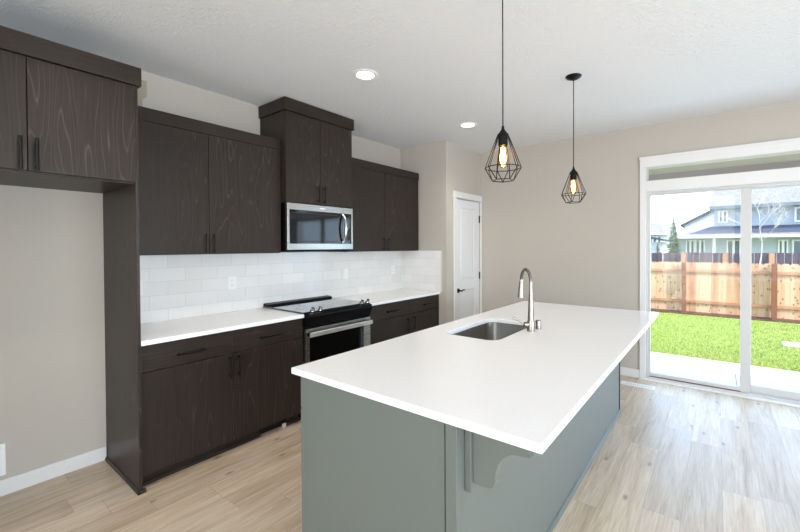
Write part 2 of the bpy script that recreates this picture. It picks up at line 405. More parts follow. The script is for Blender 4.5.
sd = struct(MB().box(fx0-.02, fx1, -2.80, -2.818, 0, 2.065).box(fx0-.02, fx1, -4.602, -4.62, 0, 2.065).box(fx0-.02, fx1, -2.818, -4.602, 2.04, 2.065).box(fx0-.025, fx1, -2.818, -4.602, 0, .032).build('door_2', 'vinyl', None, .002))
def sash(name, ya, yb, xa, xb, sl, sr, rb=.06, rtp=.03):
    o = MB().box(xa, xb, ya, ya-sl, .032, 2.04).box(xa, xb, yb+sr, yb, .032, 2.04).box(xa, xb, ya-sl, yb+sr, .032, .032+rb).box(xa, xb, ya-sl, yb+sr, 2.04-rtp, 2.04).build(name, 'vinyl', sd, .002)
    MB().box((xa+xb)/2-.004, (xa+xb)/2+.004, ya-sl, yb+sr, .032+rb, 2.04-rtp).build('glass_pane', 'glass', o)
    return o
sash('sliding_sash', -2.818, -3.692, fx0-.005, fx0+.03, .022, .078, .045, .015)
sash('fixed_sash', -3.66, -4.602, fx0+.045, fx0+.08, .04, .03, .07, .02)
MB().box(fx0-.012, fx0-.006, -2.84, -3.62, .033, .041).build('bronze_track', 'cedarpost', sd)
tr = struct(MB().box(XF-.05, XF+.03, -2.742, -4.70, 0, .014).build('trim_3', 'trim', None, .003))

# floor register by the end of the island
rg = thing('floor_register', (3.75, -2.76, 0), 'long white slotted floor register beside the far end of the island', 'floor vent')
g = MB().box(3.70, 3.80, -2.60, -2.615, .0005, .008).box(3.70, 3.80, -2.905, -2.92, .0005, .008).box(3.70, 3.715, -2.615, -2.905, .0005, .008).box(3.785, 3.80, -2.615, -2.905, .0005, .008)
g.build('frame', 'plastic', rg)
g = MB(); 
for k in range(14): g.box(3.715, 3.785, -2.622-k*.0205, -2.634-k*.0205, .0005, .006)
g.build('grille', 'plastic', rg)

# ------------------------------------------------------------------ handles
def pull(parent, x, y, z, L, vert, name='handle'):
    """bar pull on a front facing -y; y is the front face"""
    b = MB(); o = .030; r = .0066
    if vert:
        b.tube([(x, y-o, z-L/2), (x, y-o, z+L/2)], r, 10)
        for s in (-1, 1): b.tube([(x, y+.0005, z+s*(L/2-.022)), (x, y-o, z+s*(L/2-.022))], r*.85, 8)
    else:
        b.tube([(x-L/2, y-o, z), (x+L/2, y-o, z)], r, 10)
        for s in (-1, 1): b.tube([(x+s*(L/2-.022), y+.0005, z), (x+s*(L/2-.022), y-o, z)], r*.85, 8)
    return b.build(name, 'black', parent)
def frontdoor(parent, x0, x1, y, z0, z1, m='cab', name='door'):
    o = MB().box(x0, x1, y, y+.019, z0, z1).build(name, m, parent, .0015)
    return o

# ------------------------------------------------------------------ fridge surround
fs = thing('fridge_cabinet', (-.48, -.33, 0), 'tall espresso oak refrigerator surround with two overhead doors and an empty grey alcove', 'cabinet')
MB().box(-.018, -.0005, -.648, -.001, 0, 2.545).build('side_panel', 'cab', fs, .001)
MB().box(-.972, -.954, -.648, -.001, 0, 2.545).build('side_panel', 'cab', fs, .001)
MB().box(-.954, -.018, -.628, -.001, 1.857, 2.545).build('body', 'cabh', fs)
ym = -.6525
dl = frontdoor(fs, -.950, -.4685, ym, 1.868, 2.437); pull(dl, -.494, ym, 1.95, .165, True)
dr = frontdoor(fs, -.4645, -.0185, ym, 1.868, 2.437); pull(dr, -.436, ym, 1.95, .165, True)
MB().box(-.99, .014, -.670, -.649, 2.440, 2.547).box(-.99, -.972, -.649, -.001, 2.440, 2.547).build('crown_board', 'cabh', fs, .002)
MB().box(-.0005, .014, -.649, -.327, 2.44, 2.547).build('crown_return', 'cabh', fs, .002)
sm = MB().prism([(-.030, 0), (-.018, 0), (-.018, .022), (-.024, .020), (-.030, .010)], 'y', -.664, -.001)
sm.prism([(-.664, 0), (-.648, 0), (-.648, .022), (-.656, .020), (-.664, .010)], 'x', -.030, .012)
sm.build('shoe_molding', 'cabh', fs)

# ------------------------------------------------------------------ base cabinets
def base_cabinet(x0, x1, split, hd, hv, label, kicks):
    t = thing('base_cabinet', ((x0+x1)/2, -.3, 0), label, 'cabinet')
    MB().box(x0, x1, -.608, -.001, .088, .883).build('body', 'cabin', t)
    MB().box(x1-.004, x1, -.612, -.608, .09, .883).build('end_panel', 'cab', t)
    for (a, b2) in kicks:
        MB().box(a, b2, -.565, -.55, 0, .088).prism([(-.580, 0), (-.565, 0), (-.565, .02), (-.573, .018), (-.580, .009)], 'x', a, b2).build('toe_kick', 'cabh', t)
    MB().box(x0, x1, -.54, -.53, 0, .088).build('kick_back', 'cabin', t)
    y = -.63
    for i, (a, b2) in enumerate(((x0+.003, split-.0015), (split+.0015, x1-.003))):
        dw = MB().box(a, b2, y, y+.02, .716, .880).build('drawer', 'cabh', t, .0015)
        pull(dw, hd[i], y, .789, .175 if i < 9 else .1, False)
        dd = frontdoor(t, a, b2, y, .092 if x0 > 1 else .086, .712)
        pull(dd, hv[i], y, .623 if x0 < 1 else .605, .165, True)
    return t
base_cabinet(.0005, W1-.002, .562, (.275, .842), (.531, .594),
    'espresso oak base cabinet left of the range, two drawers above two doors', ((.0005, .79), (1.02, W1-.002)))
base_cabinet(R+.006, E, 2.568, (2.26, 2.895), (2.510, 2.626),
    'espresso oak base cabinet right of the range, beside the pantry wall', ((R+.006, E),))
f = MB().box(E, X1-.0005, -.625, -.608, .0, .883).build('cabinet_filler', 'cab'); tag(f, 'narrow dark filler strip between right base cabinet and wall', 'filler strip')
tag(MB().box(.985, 1.012, -.585, -.569, 0, .03).build('wood_shim', 'edge'), 'small pale block on the floor at the toe kick gap', 'shim')

# counters
def counter(x0, x1, label):
    o = MB().box(x0, x1, -.650, -.0005, .884, .914).build('countertop', 'quartz', None, .003, off=(x0, -.3, .884)); tag(o, label, 'countertop'); return o
counter(.0005, W1-.001, 'white quartz countertop left of the range')
counter(R+.001, X1-.001, 'white quartz countertop right of the range, ending at the wall')

# backsplash
bs = MB().box(.0, X1-.0005, -.009, -.0005, .9145, UB-.001).build('backsplash', 'tileb', off=(.0, 0, UB-.418-.1045)); tag(bs, 'white subway tile backsplash along the cabinet wall', 'backsplash')
bs2 = MB().box(X1-.009, X1-.0005, -.664, -.0095, .9145, UB-.001).build('return_backsplash', 'tiles', off=(X1, .05, UB-.418-.1045)); tag(bs2, 'white subway tile return on the side wall beside the right counter', 'backsplash')
e = MB().box(X1-.011, X1-.0003, -.672, -.664, .9145, UB-.001).build('edge_trim', 'edge', bs2)
# outlets
def outlet(x, z, label, kind):
    y = -.0095
    t = thing('wall_outlet', (x, y, z), label, 'outlet')
    MB().box(x-.036, x+.036, y-.006, y, z-.058, z+.058).build('cover_plate', 'plastic', t, .003)
    if kind == 'duplex':
        for s in (-1, 1):
            r = MB().box(x-.016, x+.016, y-.009, y-.006, z+s*.021-.015, z+s*.021+.015).build('receptacle', 'plastic', t, .003)
            MB().box(x-.007, x-.005, y-.0097, y-.0088, z+s*.021-.002, z+s*.021+.008).box(x+.005, x+.007, y-.0097, y-.0088, z+s*.021-.002, z+s*.021+.008).build('slot', 'slot', r)
    else:
        MB().box(x-.016, x+.016, y-.010, y-.006, z-.032, z+.032).build('rocker', 'plastic', t, .002)
outlet(.866, 1.166, 'white duplex outlet on the backsplash between the fridge panel and the range', 'duplex')
outlet(2.164, 1.168, 'white rocker switch plate on the backsplash right of the range', 'rocker')
outlet(2.968, 1.175, 'white duplex outlet on the backsplash near the inner corner', 'duplex')
outlet(.168, 1.185, 'white duplex outlet half hidden behind the tall fridge side panel', 'duplex')

# ------------------------------------------------------------------ upper cabinets
def upper(name, x0, x1, yf, z0, z1, crown, split, hx, hz, hl, label, proud=.0, cx=(0, 0), cd=.0):
    t = thing(name, ((x0+x1)/2, yf/2, z0), label, 'cabinet')
    MB().box(x0, x1, yf+.020, -.001, z0, z1).build('body', 'cab', t, .001)
    for i, (a, b2) in enumerate(((x0+.0015, split-.0015), (split+.0015, x1-.0015))):
        dd = frontdoor(t, a, b2, yf, z0+.004, z1-crown-.002)
        pull(dd, hx[i], yf, hz, hl, True)
    b = MB().box(x0+cx[0], x1+cx[1], yf-proud, yf+.020, z1-crown, z1)
    if cx[0] < 0: b.box(x0+cx[0], x0, yf+.02, -.001, z1-crown, z1)
    if cx[1] > 0: b.box(x1, x1+cx[1], yf+.02, -.001, z1-crown, z1)
    b.build('crown_board', 'cabh', t, .0015)
    return t
upper('upper_cabinet', .0005, W1-.004, -.326, UB, UT, .09, .541, (.5125, .571), 1.512, .15,
      'wide espresso oak upper cabinet between the fridge panel and the microwave', .003)
upper('upper_cabinet', R+.004, E, -.326, UB, UT, .09, 2.491, (2.453, 2.529), 1.512, .15,
      'espresso oak upper cabinet right of the microwave, nearest the pantry', .004, (0, .008))
upper('upper_cabinet', W1-.003, R+.003, -.405, 1.878, 2.786, .108, 1.517, (1.482, 1.552), 1.973, .165,
      'tall espresso oak cabinet above the microwave, reaching almost to the ceiling', .018, (-.016, .014))

# ------------------------------------------------------------------ microwave
mw = thing('microwave', (1.531, -.2, 1.443), 'stainless steel over-the-range microwave with black glass door', 'microwave')
a, b2, y, z0, z1 = W1+.002, R-.002, -.4156, 1.443, 1.874
MB().box(a+.004, b2-.004, y+.03, -.010, z0, z1-.001).build('body', 'blackenamel', mw, .002)
xs = 1.785
df = MB().box(a, xs, y, y+.03, z1-.062, z1-.003).box(a, xs, y, y+.03, z0+.012, z0+.068).box(a, a+.022, y, y+.03, z0+.068, z1-.062).box(xs-.006, xs, y, y+.03, z0+.068, z1-.062)
dfo = df.build('door_frame', 'steel', mw, .002)
MB().box(a+.022, xs-.006, y+.004, y+.028, z0+.068, z1-.062).build('door_glass', 'blackgloss', dfo)
# window mesh border behind the glass
MB().box(a+.05, xs-.07, y+.0035, y+.0045, z0+.085, z0+.090).box(a+.05, xs-.07, y+.0035, y+.0045, z1-.088, z1-.083).build('window_border', 'slot', dfo)
MB().box(1.50, 1.56, y-.0006, y+.001, z1-.036, z1-.028).build('badge', 'plastic', dfo)
cp = MB().box(xs+.002, b2, y, y+.03, z1-.062, z1-.003).box(xs+.002, b2, y, y+.03, z0+.012, z0+.068).box(b2-.018, b2, y, y+.03, z0+.068, z1-.062).build('control_frame', 'steel', mw, .002)
cpp = MB().box(xs+.002, b2-.018, y+.002, y+.028, z0+.068, z1-.062).build('control_panel', 'blackgloss', mw)
MB().box(xs+.045, b2-.03, y+.001, y+.003, z1-.105, z1-.09).build('display', 'slot', cpp)
MB().box(xs+.045, b2-.034, y+.001, y+.003, z0+.10, z0+.22).build('keypad', 'slot', cpp)
hp = [(xs-.012, y+.0, z0+.078)] + [(xs-.004+.0*k, y-.045*math.sin(PI*k/12)**.7-.002, z0+.078+(z1-z0-.152)*k/12) for k in range(1, 12)] + [(xs-.012, y+.0, z1-.074)]
MB().tube(hp, [.014]+[.0125]*11+[.014], 12).build('door_handle', 'chrome', mw)
MB().box(a, b2, y+.02, -.02, z0-.006, z0).build('bottom_vent', 'blackenamel', mw)

# ------------------------------------------------------------------ range
rg = thing('range', (1.531, -.33, 0), 'slide-in electric range with black glass cooktop and stainless oven door', 'stove')
a, b2 = W1+.001, R-.001
MB().box(a+.003, b2-.003, -.60, -.011, .02, .905).build('body', 'blackenamel', rg)
ct = MB().box(a, b2, -.640, -.010, .914, .927).build('cooktop', 'cooktop', rg, .004)
def ring(cx_, cy_, r, n=40):
    bb = MB(); vs = []; 
    for k in range(n):
        for rr in (r, r-.003): vs.append((cx_+rr*math.cos(2*PI*k/n), cy_+rr*math.sin(2*PI*k/n), .9274))
    bb.add(vs, [(2*k, 2*((k+1) % n), 2*((k+1) % n)+1, 2*k+1) for k in range(n)]); return bb
for (x_, y_, r_) in ((1.34, -.46, .115), (1.72, -.46, .09), (1.34, -.20, .075), (1.72, -.20, .1)): ring(x_, y_, r_).build('burner_ring', 'slot', ct, recalc=False)
MB().prism([(-.012, .915), (-.085, .927), (-.080, .944), (-.012, .952)], 'x', a+.004, b2-.004).build('rear_vent', 'blackenamel', rg, .003)
MB().prism([(-.640, .926), (-.688, .908), (-.694, .888), (-.664, .802), (-.60, .802), (-.60, .912)], 'x', a+.002, b2-.002).build('control_panel', 'blackenamel', rg, .005)
for x_ in (1.225, 1.305, 1.80, 1.875):
    k = MB().tube([(x_, -.645, .915), (x_, -.656, .937)], .021, 18).build('control_knob', 'chrome', rg)
    MB().tube([(x_, -.656, .936), (x_, -.668, .958)], .016, 18).build('knob_grip', 'chrome', k)
dr_ = MB().box(a+.004, a+.040, -.664, -.60, .235, .785).box(b2-.092, b2-.004, -.664, -.60, .235, .785).box(a+.04, b2-.092, -.664, -.6, .235, .275).box(a+.04, b2-.092, -.664, -.6, .715, .785).build('oven_door', 'steel', rg, .003)
MB().box(a+.04, b2-.092, -.661, -.61, .275, .715).build('door_window', 'blackgloss', dr_)
hd = MB().box(a+.010, b2-.022, -.718, -.703, .722, .762).build('oven_handle', 'brightsteel', rg, .006)
for x_ in (a+.03, b2-.03): MB().box(x_-.012, x_+.012, -.706, -.663, .728, .756).build('handle_bracket', 'blackenamel', rg, .002)
MB().box(a+.004, b2-.004, -.660, -.60, .06, .225).build('storage_drawer', 'steel', rg, .003)
for x_ in (a+.05, b2-.05):
    for y_ in (-.55, -.08): MB().tube([(x_, y_, 0), (x_, y_, .021)], .016, 12).build('leveling_foot', 'black', rg)

# ------------------------------------------------------------------ island
ix0, ix1, iy0, iy1, IZ = .236, 2.962, -1.824, -3.031, .912
bx0, bx1, by0, by1 = .248, 2.925, -1.878, -2.735
isl = thing('kitchen_island', ((bx0+bx1)/2, (by0+by1)/2, 0), 'long sage grey kitchen island with panelled end and corbels', 'kitchen island')
# the body is open above under the sink
SX0, SX1, SY0, SY1 = 1.25, 1.905, -2.375, -1.992
MB().box(bx0+.014, bx1-.014, by1+.012, by1+.03, .0, .882).box(bx0+.014, bx1-.014, by0-.014, by0-.03, .10, .882).box(bx0+.014, bx1-.014, by1+.03, by0-.03, .10, .115).box(bx0+.014, bx0+.03, by1+.03, by0-.03, .0, .882).box(bx1-.03, bx1-.014, by1+.03, by0-.03, 0, .882).build('body', 'island', isl)
MB().box(bx0, bx0+.014, by1+.048, by0-.016, 0, .8818).build('end_panel', 'island', isl, .001)
MB().box(bx0-.004, bx0+.014, by1-.003, by1+.042, 0, .8818).build('corner_post', 'island', isl, .0015)
MB().box(bx1-.014, bx1, by1, by0-.016, 0, .8818).build('end_panel', 'island', isl, .001)
MB().box(bx0+.015, bx1-.016, by1, by1+.012, 0, .8818).build('back_panel', 'island', isl)
MB().box(bx1, bx1+.026, by1-.004, by1+.03, 0, .8818).build('dark_gap_strip', 'black', isl)  # black colour stands in for the shaded gap at the end panel
MB().box(bx0+.014, bx1-.05, -1.935, -1.925, 0, .10).build('toe_kick', 'island', isl)
xk = [bx0+.002, .70, 1.16, 1.95, 2.45, bx1]
for i in range(5):
    a, b2 = xk[i]+.0015, xk[i+1]-.0015
    if i != 2:
        q = MB().box(a, b2, by0-.014, by0+.002, .733, .878).build('drawer', 'island', isl, .0015)
        bb = MB().tube([(((a+b2)/2)-.08, by0+.032, .80), (((a+b2)/2)+.08, by0+.032, .80)], .0055, 10)
        for s in (-1, 1): bb.tube([((a+b2)/2+s*.06, by0+.001, .80), ((a+b2)/2+s*.06, by0+.032, .80)], .0045, 8)
        bb.build('handle', 'black', q)
    q = MB().box(a, b2, by0-.014, by0+.002, .105, .729 if i != 2 else .878).build('door', 'island', isl, .0015)
    bb = MB().tube([(b2-.035, by0+.032, .54), (b2-.035, by0+.032, .70)], .0055, 10)
    for s in (.56, .68): bb.tube([(b2-.035, by0+.001, s), (b2-.035, by0+.032, s)], .0045, 8)
    bb.build('handle', 'black', q)
# shoe moulding at the back panel and ends
MB().prism([(by1, 0), (by1-.016, 0), (by1-.015, .012), (by1-.008, .022), (by1, .024)], 'x', bx0+.016, bx1+.012).build('shoe_molding', 'island', isl)
# corbels
def corbel(x0, x1, nm='corbel'):
    yb = by1-.027
    prof = [(yb, .8815), (yb, .68)]
    prof += [(yb-.05*k/3, .672-.002*math.sin(k)) for k in range(0, 4)]
    # convex lobe at the bottom then concave sweep out to the tip
    for k in range(0, 9):
        an = -PI/2+PI/2*k/8; prof.append((yb-.052-.030*math.cos(an), .702+.030*math.sin(an)))
    for k in range(1, 12):
        an = PI/2*k/11; prof.append((yb-.082-.085*(1-math.cos(an)), .702+.112*math.sin(an)))
    prof += [(yb-.20, .818), (yb-.215, .832), (yb-.215, .8815)]
    pl = MB().box(x0-.013, x1+.013, yb, by1-.0005, .64, .8815).build('corbel_plate', 'island', isl, .002)
    MB().prism(prof, 'x', x0, x1).build(nm, 'island', pl, .002)
corbel(.310, .350); corbel(1.56, 1.60); corbel(2.80, 2.84)

# island top with sink cut-out
def rrect(x0, x1, y0, y1, r, n=8):
    pts = []
    for (cx_, cy_, a0) in ((x1-r, y1-r, 0), (x0+r, y1-r, 90), (x0+r, y0+r, 180), (x1-r, y0+r, 270)):
        for k in range(n+1):
            an = math.radians(a0+90*k/n); pts.append((cx_+r*math.cos(an), cy_+r*math.sin(an)))
    return pts
N = 8
inner = rrect(SX0, SX1, SY0, SY1, .07, N)
outer = [(ix1, iy0), (ix0, iy0), (ix0, iy1), (ix1, iy1)]
tb = MB(); ni = len(inner); zt, zb = IZ, IZ-.029
ch = .003
vs = [(x, y, zt) for x, y in inner]+[(x, y, zb) for x, y in inner]
orr = [rrect(ix0, ix1, iy1, iy0, .006, 1)]
out = [(ix1, iy0), (ix0, iy0), (ix0, iy1), (ix1, iy1)]
vs += [(x, y, zt) for x, y in out]+[(x, y, zb) for x, y in out]
fs_ = []
o0, o1 = 2*ni, 2*ni+4
for i in range(ni): fs_.append((i, (i+1) % ni, ni+(i+1) % ni, ni+i))
for cidx in range(4):
    for k in range(N):
        i = cidx*(N+1)+k
        fs_.append((o0+cidx, i, i+1)); fs_.append((o1+cidx, ni+i+1, ni+i))
    i = cidx*(N+1)+N; j = (i+1) % ni; nc = (cidx+1) % 4
    fs_.append((o0+cidx, i, j, o0+nc)); fs_.append((o1+cidx, o1+nc, ni+j, ni+i))
    fs_.append((o0+cidx, o0+nc, o1+nc, o1+cidx))
tb.add(vs, fs_)
top = tb.build('island_countertop', 'quartz', None, .004, off=((ix0+ix1)/2, (iy0+iy1)/2, zb))
tag(top, 'large white quartz slab on the sage grey island with sink cut-out', 'countertop')

# sink
sk = MB(); ninr = None
loops = [(.0, 0, .8825), (.0, 0, .8815), (-.003, 0, .880), (.004, 0, .72), (.012, 0, .695), (.035, 0, .683)]
rings = []
for (ins, _, z) in loops:
    rings.append([(x, y, z) for x, y in rrect(SX0-.004+ins, SX1+.004-ins, SY0-.004+ins, SY1+.004-ins, max(.07-ins*.3, .03), N)])
flange = [(x, y, .8815) for x, y in rrect(SX0-.02, SX1+.02, SY0-.02, SY1+.02, .08, N)]
rings = [flange]+rings[1:]
vs = [p for r_ in rings for p in r_]; nn = len(rings[0])
fs_ = [(i*nn+k, i*nn+(k+1) % nn, (i+1)*nn+(k+1) % nn, (i+1)*nn+k) for i in range(len(rings)-1) for k in range(nn)]
fs_.append(tuple((len(rings)-1)*nn+k for k in range(nn)))
sk.add(vs, fs_, 0, True)
so = sk.build('kitchen_sink', 'sinksteel', None, 0, off=((SX0+SX1)/2, (SY0+SY1)/2, .683)); tag(so, 'undermount stainless steel sink with rounded corners in the island', 'sink')
MB().lathe([(.045, .006), (.04, .003), (.012, .001), (.0, .001)], ((SX0+SX1)/2, (SY0+SY1)/2, .684), 24).build('drain', 'chrome', so, recalc=True)

# faucet
FX, FY = 1.638, -2.436
fa = thing('faucet', (FX, FY, IZ), 'brushed nickel pull-down gooseneck faucet beside the sink', 'faucet')
MB().lathe([(0, 0), (.027, 0), (.027, .012), (.026, .062), (.024, .070), (0, .070)], (FX, FY, IZ), 24).build('base', 'nickel', fa)
dirv = Vector((.72, .69, 0)).normalized(); q = Vector((FX, FY, IZ))
path = [q+Vector((0, 0, .068)), q+Vector((0, 0, .16)), q+Vector((0, 0, .24)), q+Vector((0, 0, .318))]
rad = [.022, .0175, .0145, .012]
rr_ = .088
for k in range(1, 15):
    an = PI*k/15*1.02; path.append(q+Vector((0, 0, .318))+dirv*(rr_-rr_*math.cos(an))+Vector((0, 0, rr_*1.0*math.sin(an)))); rad.append(.0115)
endp = path[-1]
MB().tube(path, rad, 16).build('gooseneck', 'nickel', fa)
tip = endp+dirv*.012+Vector((0, 0, -.015))
MB().tube([endp, endp+dirv*.002+Vector((0, 0, -.016))], .0135, 16).build('collar', 'chrome', fa)
MB().tube([endp+dirv*.002+Vector((0, 0, -.016)), endp+dirv*.006+Vector((0, 0, -.055)), endp+dirv*.012+Vector((0, 0, -.130))], [.0135, .018, .0255], 18).build('spray_head', 'nickel', fa)
sd_ = Vector((-.69, .72, 0)).normalized()
MB().tube([q+Vector((0, 0, .045)), q+Vector((0, 0, .045))+sd_*.048], [.018, .0175], 16).tube([q+Vector((0, 0, .047))+sd_*.036, q+Vector((0, 0, .075))+sd_*.085, q+Vector((0, 0, .092))+sd_*.125], [.008, .006, .0065], 10).build('lever', 'nickel', fa)
bt = MB().lathe([(0, 0), (.019, 0), (.019, .054), (.017, .060), (0, .060)], (1.727, -2.452, IZ), 20).build('air_switch', 'nickel', None, off=(1.727, -2.452, IZ)); tag(bt, 'short brushed nickel cylinder standing just behind the faucet', 'air gap cap')

# ------------------------------------------------------------------ wall box in the fridge alcove
wb = thing('water_line_box', (-.60, -.001, .217), 'white recessed water line box low on the fridge alcove wall', 'outlet box')
c = MB()
def fr(b, x0, x1, z0, z1, wd, y0, y1):
    b.box(x0, x1, y0, y1, z0, z0+wd).box(x0, x1, y0, y1, z1-wd, z1).box(x0, x0+wd, y0, y1, z0+wd, z1-wd).box(x1-wd, x1, y0, y1, z0+wd, z1-wd)
fr(c, -.70, -.496, .122, .312, .026, -.014, -.0005)
c.build('frame', 'plastic', wb, .004)
MB().box(-.675, -.521, -.004, -.0005, .147, .287).build('recess', 'slot', wb)
MB().tube([(-.60, -.004, .19), (-.60, -.03, .19)], .012, 12).tube([(-.60, -.026, .19), (-.60, -.026, .235)], .007, 10).build('valve', 'chrome', wb)
# small beige piece seen on the wall above the cabinets beside the fridge crown
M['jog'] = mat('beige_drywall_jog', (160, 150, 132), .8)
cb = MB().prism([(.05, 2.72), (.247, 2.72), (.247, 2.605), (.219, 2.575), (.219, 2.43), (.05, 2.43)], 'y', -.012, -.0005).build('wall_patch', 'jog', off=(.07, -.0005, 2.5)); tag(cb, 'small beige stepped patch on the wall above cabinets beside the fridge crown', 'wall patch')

# ------------------------------------------------------------------ lights
def can(x, y, label):
    t = thing('recessed_light', (x, y, H), label, 'ceiling light', 'recessed ceiling lights')
    MB().lathe([(.102, 0), (.102, -.004), (.094, -.007), (.074, -.006), (.066, -.003)], (x, y, H), 32).build('trim_ring', 'plastic', t)
    MB().lathe([(0, -.0035), (.066, -.0035), (.066, -.001), (0, -.001)], (x, y, H), 32).build('lens', 'lens', t)
    l = lamp('recessed_lamp', 'SPOT', (x, y, H-.02), 34, (1, .92, .80), spot_size=math.radians(130), spot_blend=.8, shadow_soft_size=.06)
    l.rotation_euler = (0, 0, 0)
can(1.277, -1.262, 'round lit recessed ceiling light nearer the fridge cabinet')
can(2.808, -1.259, 'round lit recessed ceiling light nearer the pantry door')

can(-.254, -1.262, 'round lit recessed ceiling light added out of view above the front of the fridge cabinet')  # added out of view on the row spacing, brightens alcove and floor

def pendant(x, y, label, rot):
    t = thing('pendant_lamp', (x, y, H), label, 'pendant light', 'geometric cage pendants over the island')
    MB().lathe([(0, -.028), (.022, -.026), (.052, -.012), (.060, -.003), (.060, 0), (0, 0)], (x, y, H), 32).build('canopy', 'black', t)
    MB().tube([(x, y, H-.02), (x, y, 2.085)], .0032, 8).build('cord', 'black', t)
    MB().lathe([(0, 2.094), (.006, 2.094), (.008, 2.078), (.030, 2.045), (.032, 2.040), (.024, 2.036), (.024, 1.995), (.021, 1.992), (0, 1.992)], (x, y, 0), 24).build('socket', 'black', t)
    zt_, zm, zb_ = 2.052, 1.880, 1.816; rt_, rm, rb_ = .026, .092, .056; n = 10; r = .0026
    P = lambda rad_, z, an: (x+rad_*math.cos(an), y+rad_*math.sin(an), z)
    mid = [P(rm, zm, rot+2*PI*k/n) for k in range(n)]; topp = [P(rt_, zt_, rot+2*PI*k/n) for k in range(n)]
    bot = [P(rb_, zb_, rot+2*PI*(k*2+.5)/n+PI/n*0) for k in range(n//2)]
    b = MB()
    for k in range(n):
        b.tube([topp[k], mid[k]], r*.85, 6); b.tube([mid[k], mid[(k+1) % n]], r, 6); b.tube([topp[k], topp[(k+1) % n]], r, 6)
    for k in range(n//2):
        b.tube([bot[k], bot[(k+1) % (n//2)]], r, 6)
        for j in (2*k, 2*k+1): b.tube([bot[k], mid[j]], r, 6)
    b.build('wire_cage', 'black', t)
    bl = MB().lathe([(.013, 1.996), (.015, 1.985), (.024, 1.965), (.030, 1.935), (.030, 1.915), (.024, 1.893), (.012, 1.881), (0, 1.879)], (x, y, 0), 24).build('bulb', 'bulbglass', t)
    fb = MB()
    for k in range(4):
        an = 2*PI*k/4+.4
        fb.tube([(x+.006*math.cos(an), y+.006*math.sin(an), 1.985), (x+.010*math.cos(an), y+.010*math.sin(an), 1.945), (x+.009*math.cos(an+.5), y+.009*math.sin(an+.5), 1.902)], .0036, 8)
    fb.build('filament', 'filament', bl)
    lamp('pendant_glow', 'POINT', (x, y, 1.94), 3.0, (1, .72, .4), shadow_soft_size=.02)
pendant(1.003, -2.542, 'black wire cage pendant nearer the camera, the larger-looking one with its cord leaving the top', .15)
pendant(2.272, -2.529, 'wire cage pendant farther back with its round black ceiling canopy in view', .42)

# ------------------------------------------------------------------ outdoors
G = -.12
struct(MB().box(4.20, 40, -30, 25, G-.3, G-.02).build('ground', 'lawn'))
struct(MB().box(5.78, 10.0, -12, 6, G-.02, G).build('lawn', 'lawn'))
pt = MB().box(XF+.16, 5.78, -3.612, 1, G-.1, G+.012).box(XF+.16, 5.78, -9, -3.618, G-.1, G+.012).build('patio', 'concrete'); struct(pt)
# grass blades
gb = MB(); rnd_ = random.Random(3)
for i in range(26000):
    x = 5.8+4.1*rnd_.random()**1.15; y = -5.6+4.4*rnd_.random(); h = .018+.022*rnd_.random(); an = rnd_.random()*2*PI; w_ = .0045
    lx, ly = rnd_.uniform(-.014, .014), rnd_.uniform(-.014, .014)
    if 7.34 < x < 7.6 and y < -4.2: continue
    gb.v += [(x-w_*math.cos(an), y-w_*math.sin(an), G), (x+w_*math.cos(an), y+w_*math.sin(an), G), (x+lx, y+ly, G+h)]
    k = len(gb.v); gb.f.append([k-3, k-2, k-1]); gb.mi.append(0); gb.smooth.append(False)
go = gb.build('grass_blades', 'blade', recalc=False); tag(go, 'short bright green lawn grass in the back yard', 'grass', kind='stuff')
mb = MB().box(9.93, 10.10, -12, 6, G-.05, G+.018).build('mulch_strip', 'mulch'); struct(mb)
# cedar fence
F = 10.131; FT = 1.088
fe = thing('cedar_fence', (F, -3.6, G), 'new golden cedar privacy fence across the back yard', 'fence')
b = MB(); y = -9.2; k = 0
while y < 2.2:
    w_ = .138; dz = (math.sin(k*12.9)*.5)*.008; c_ = .03; zt_ = FT+dz
    b.prism([(y, G+.05), (y+w_, G+.05), (y+w_, zt_-c_), (y+w_-c_, zt_), (y+c_, zt_), (y, zt_-c_)], 'x', F+.02, F+.036); y += .142; k += 1
b.build('fence_boards', 'cedar', fe, off=None)
for z in (.885, .170): MB().box(F-.012, F+.019, -9.2, 2.2, z-.03, z+.03).build('rail', 'cedarrail', fe)
for k in range(-3, 5):
    y = -2.807-1.597*k+.0
    MB().box(F-.075, F-.013, y-.045, y+.045, G-.04, FT+.0).build('post', 'cedarpost', fe)
MB().box(F+.0, F+.019, -9.2, 2.2, G-.02, G+.05).build('kickboard', 'cedarpost', fe)
# neighbour's darker fence
F2 = 13.131
f2 = thing('weathered_fence', (F2, -3.6, G), 'dark weathered board fence just behind the cedar fence', 'fence')
b = MB(); y = -12
while y < 4: b.box(F2, F2+.02, y, y+.14, G-.02, 1.262+.01*math.sin(y*37)); y += .155
b.build('fence_boards', 'oldfence', f2)
for y in (-2.62, -3.62, -4.62, -5.62, -1.62): MB().box(F2-.07, F2-.002, y-.055, y+.055, G-.02, 1.262).build('post', 'cedarrail', f2)
# capsule-shaped garden bed cover in the lawn
pc = MB().box(7.40, 7.53, -4.9, -4.27, G+.001, G+.055).build('valve_cover', 'plastic', None, .01, off=(7.46, -4.6, G)); tag(pc, 'low pale cover strip lying in the lawn at the right', 'utility cover')
# porch roof over the patio
pr = thing('patio_cover', (5.0, -3.4, 2.6), 'grey porch soffit seen through the transom above the sliding door', 'porch roof')
MB().box(XF+.161, 5.95, -5.4, -1.5, 2.53, 2.62).build('soffit', 'soffit', pr)
MB().box(5.80, 5.95, -5.4, -1.5, 2.40, 2.53).build('beam', 'soffit', pr)
# own house exterior skin
struct(MB().box(XF+.162, XF+.17, -2.70, 3, -.1, 2.5).box(XF+.162, XF+.17, -9, -4.72, -.1, 2.5).build('wall_exterior', 'exterior'))

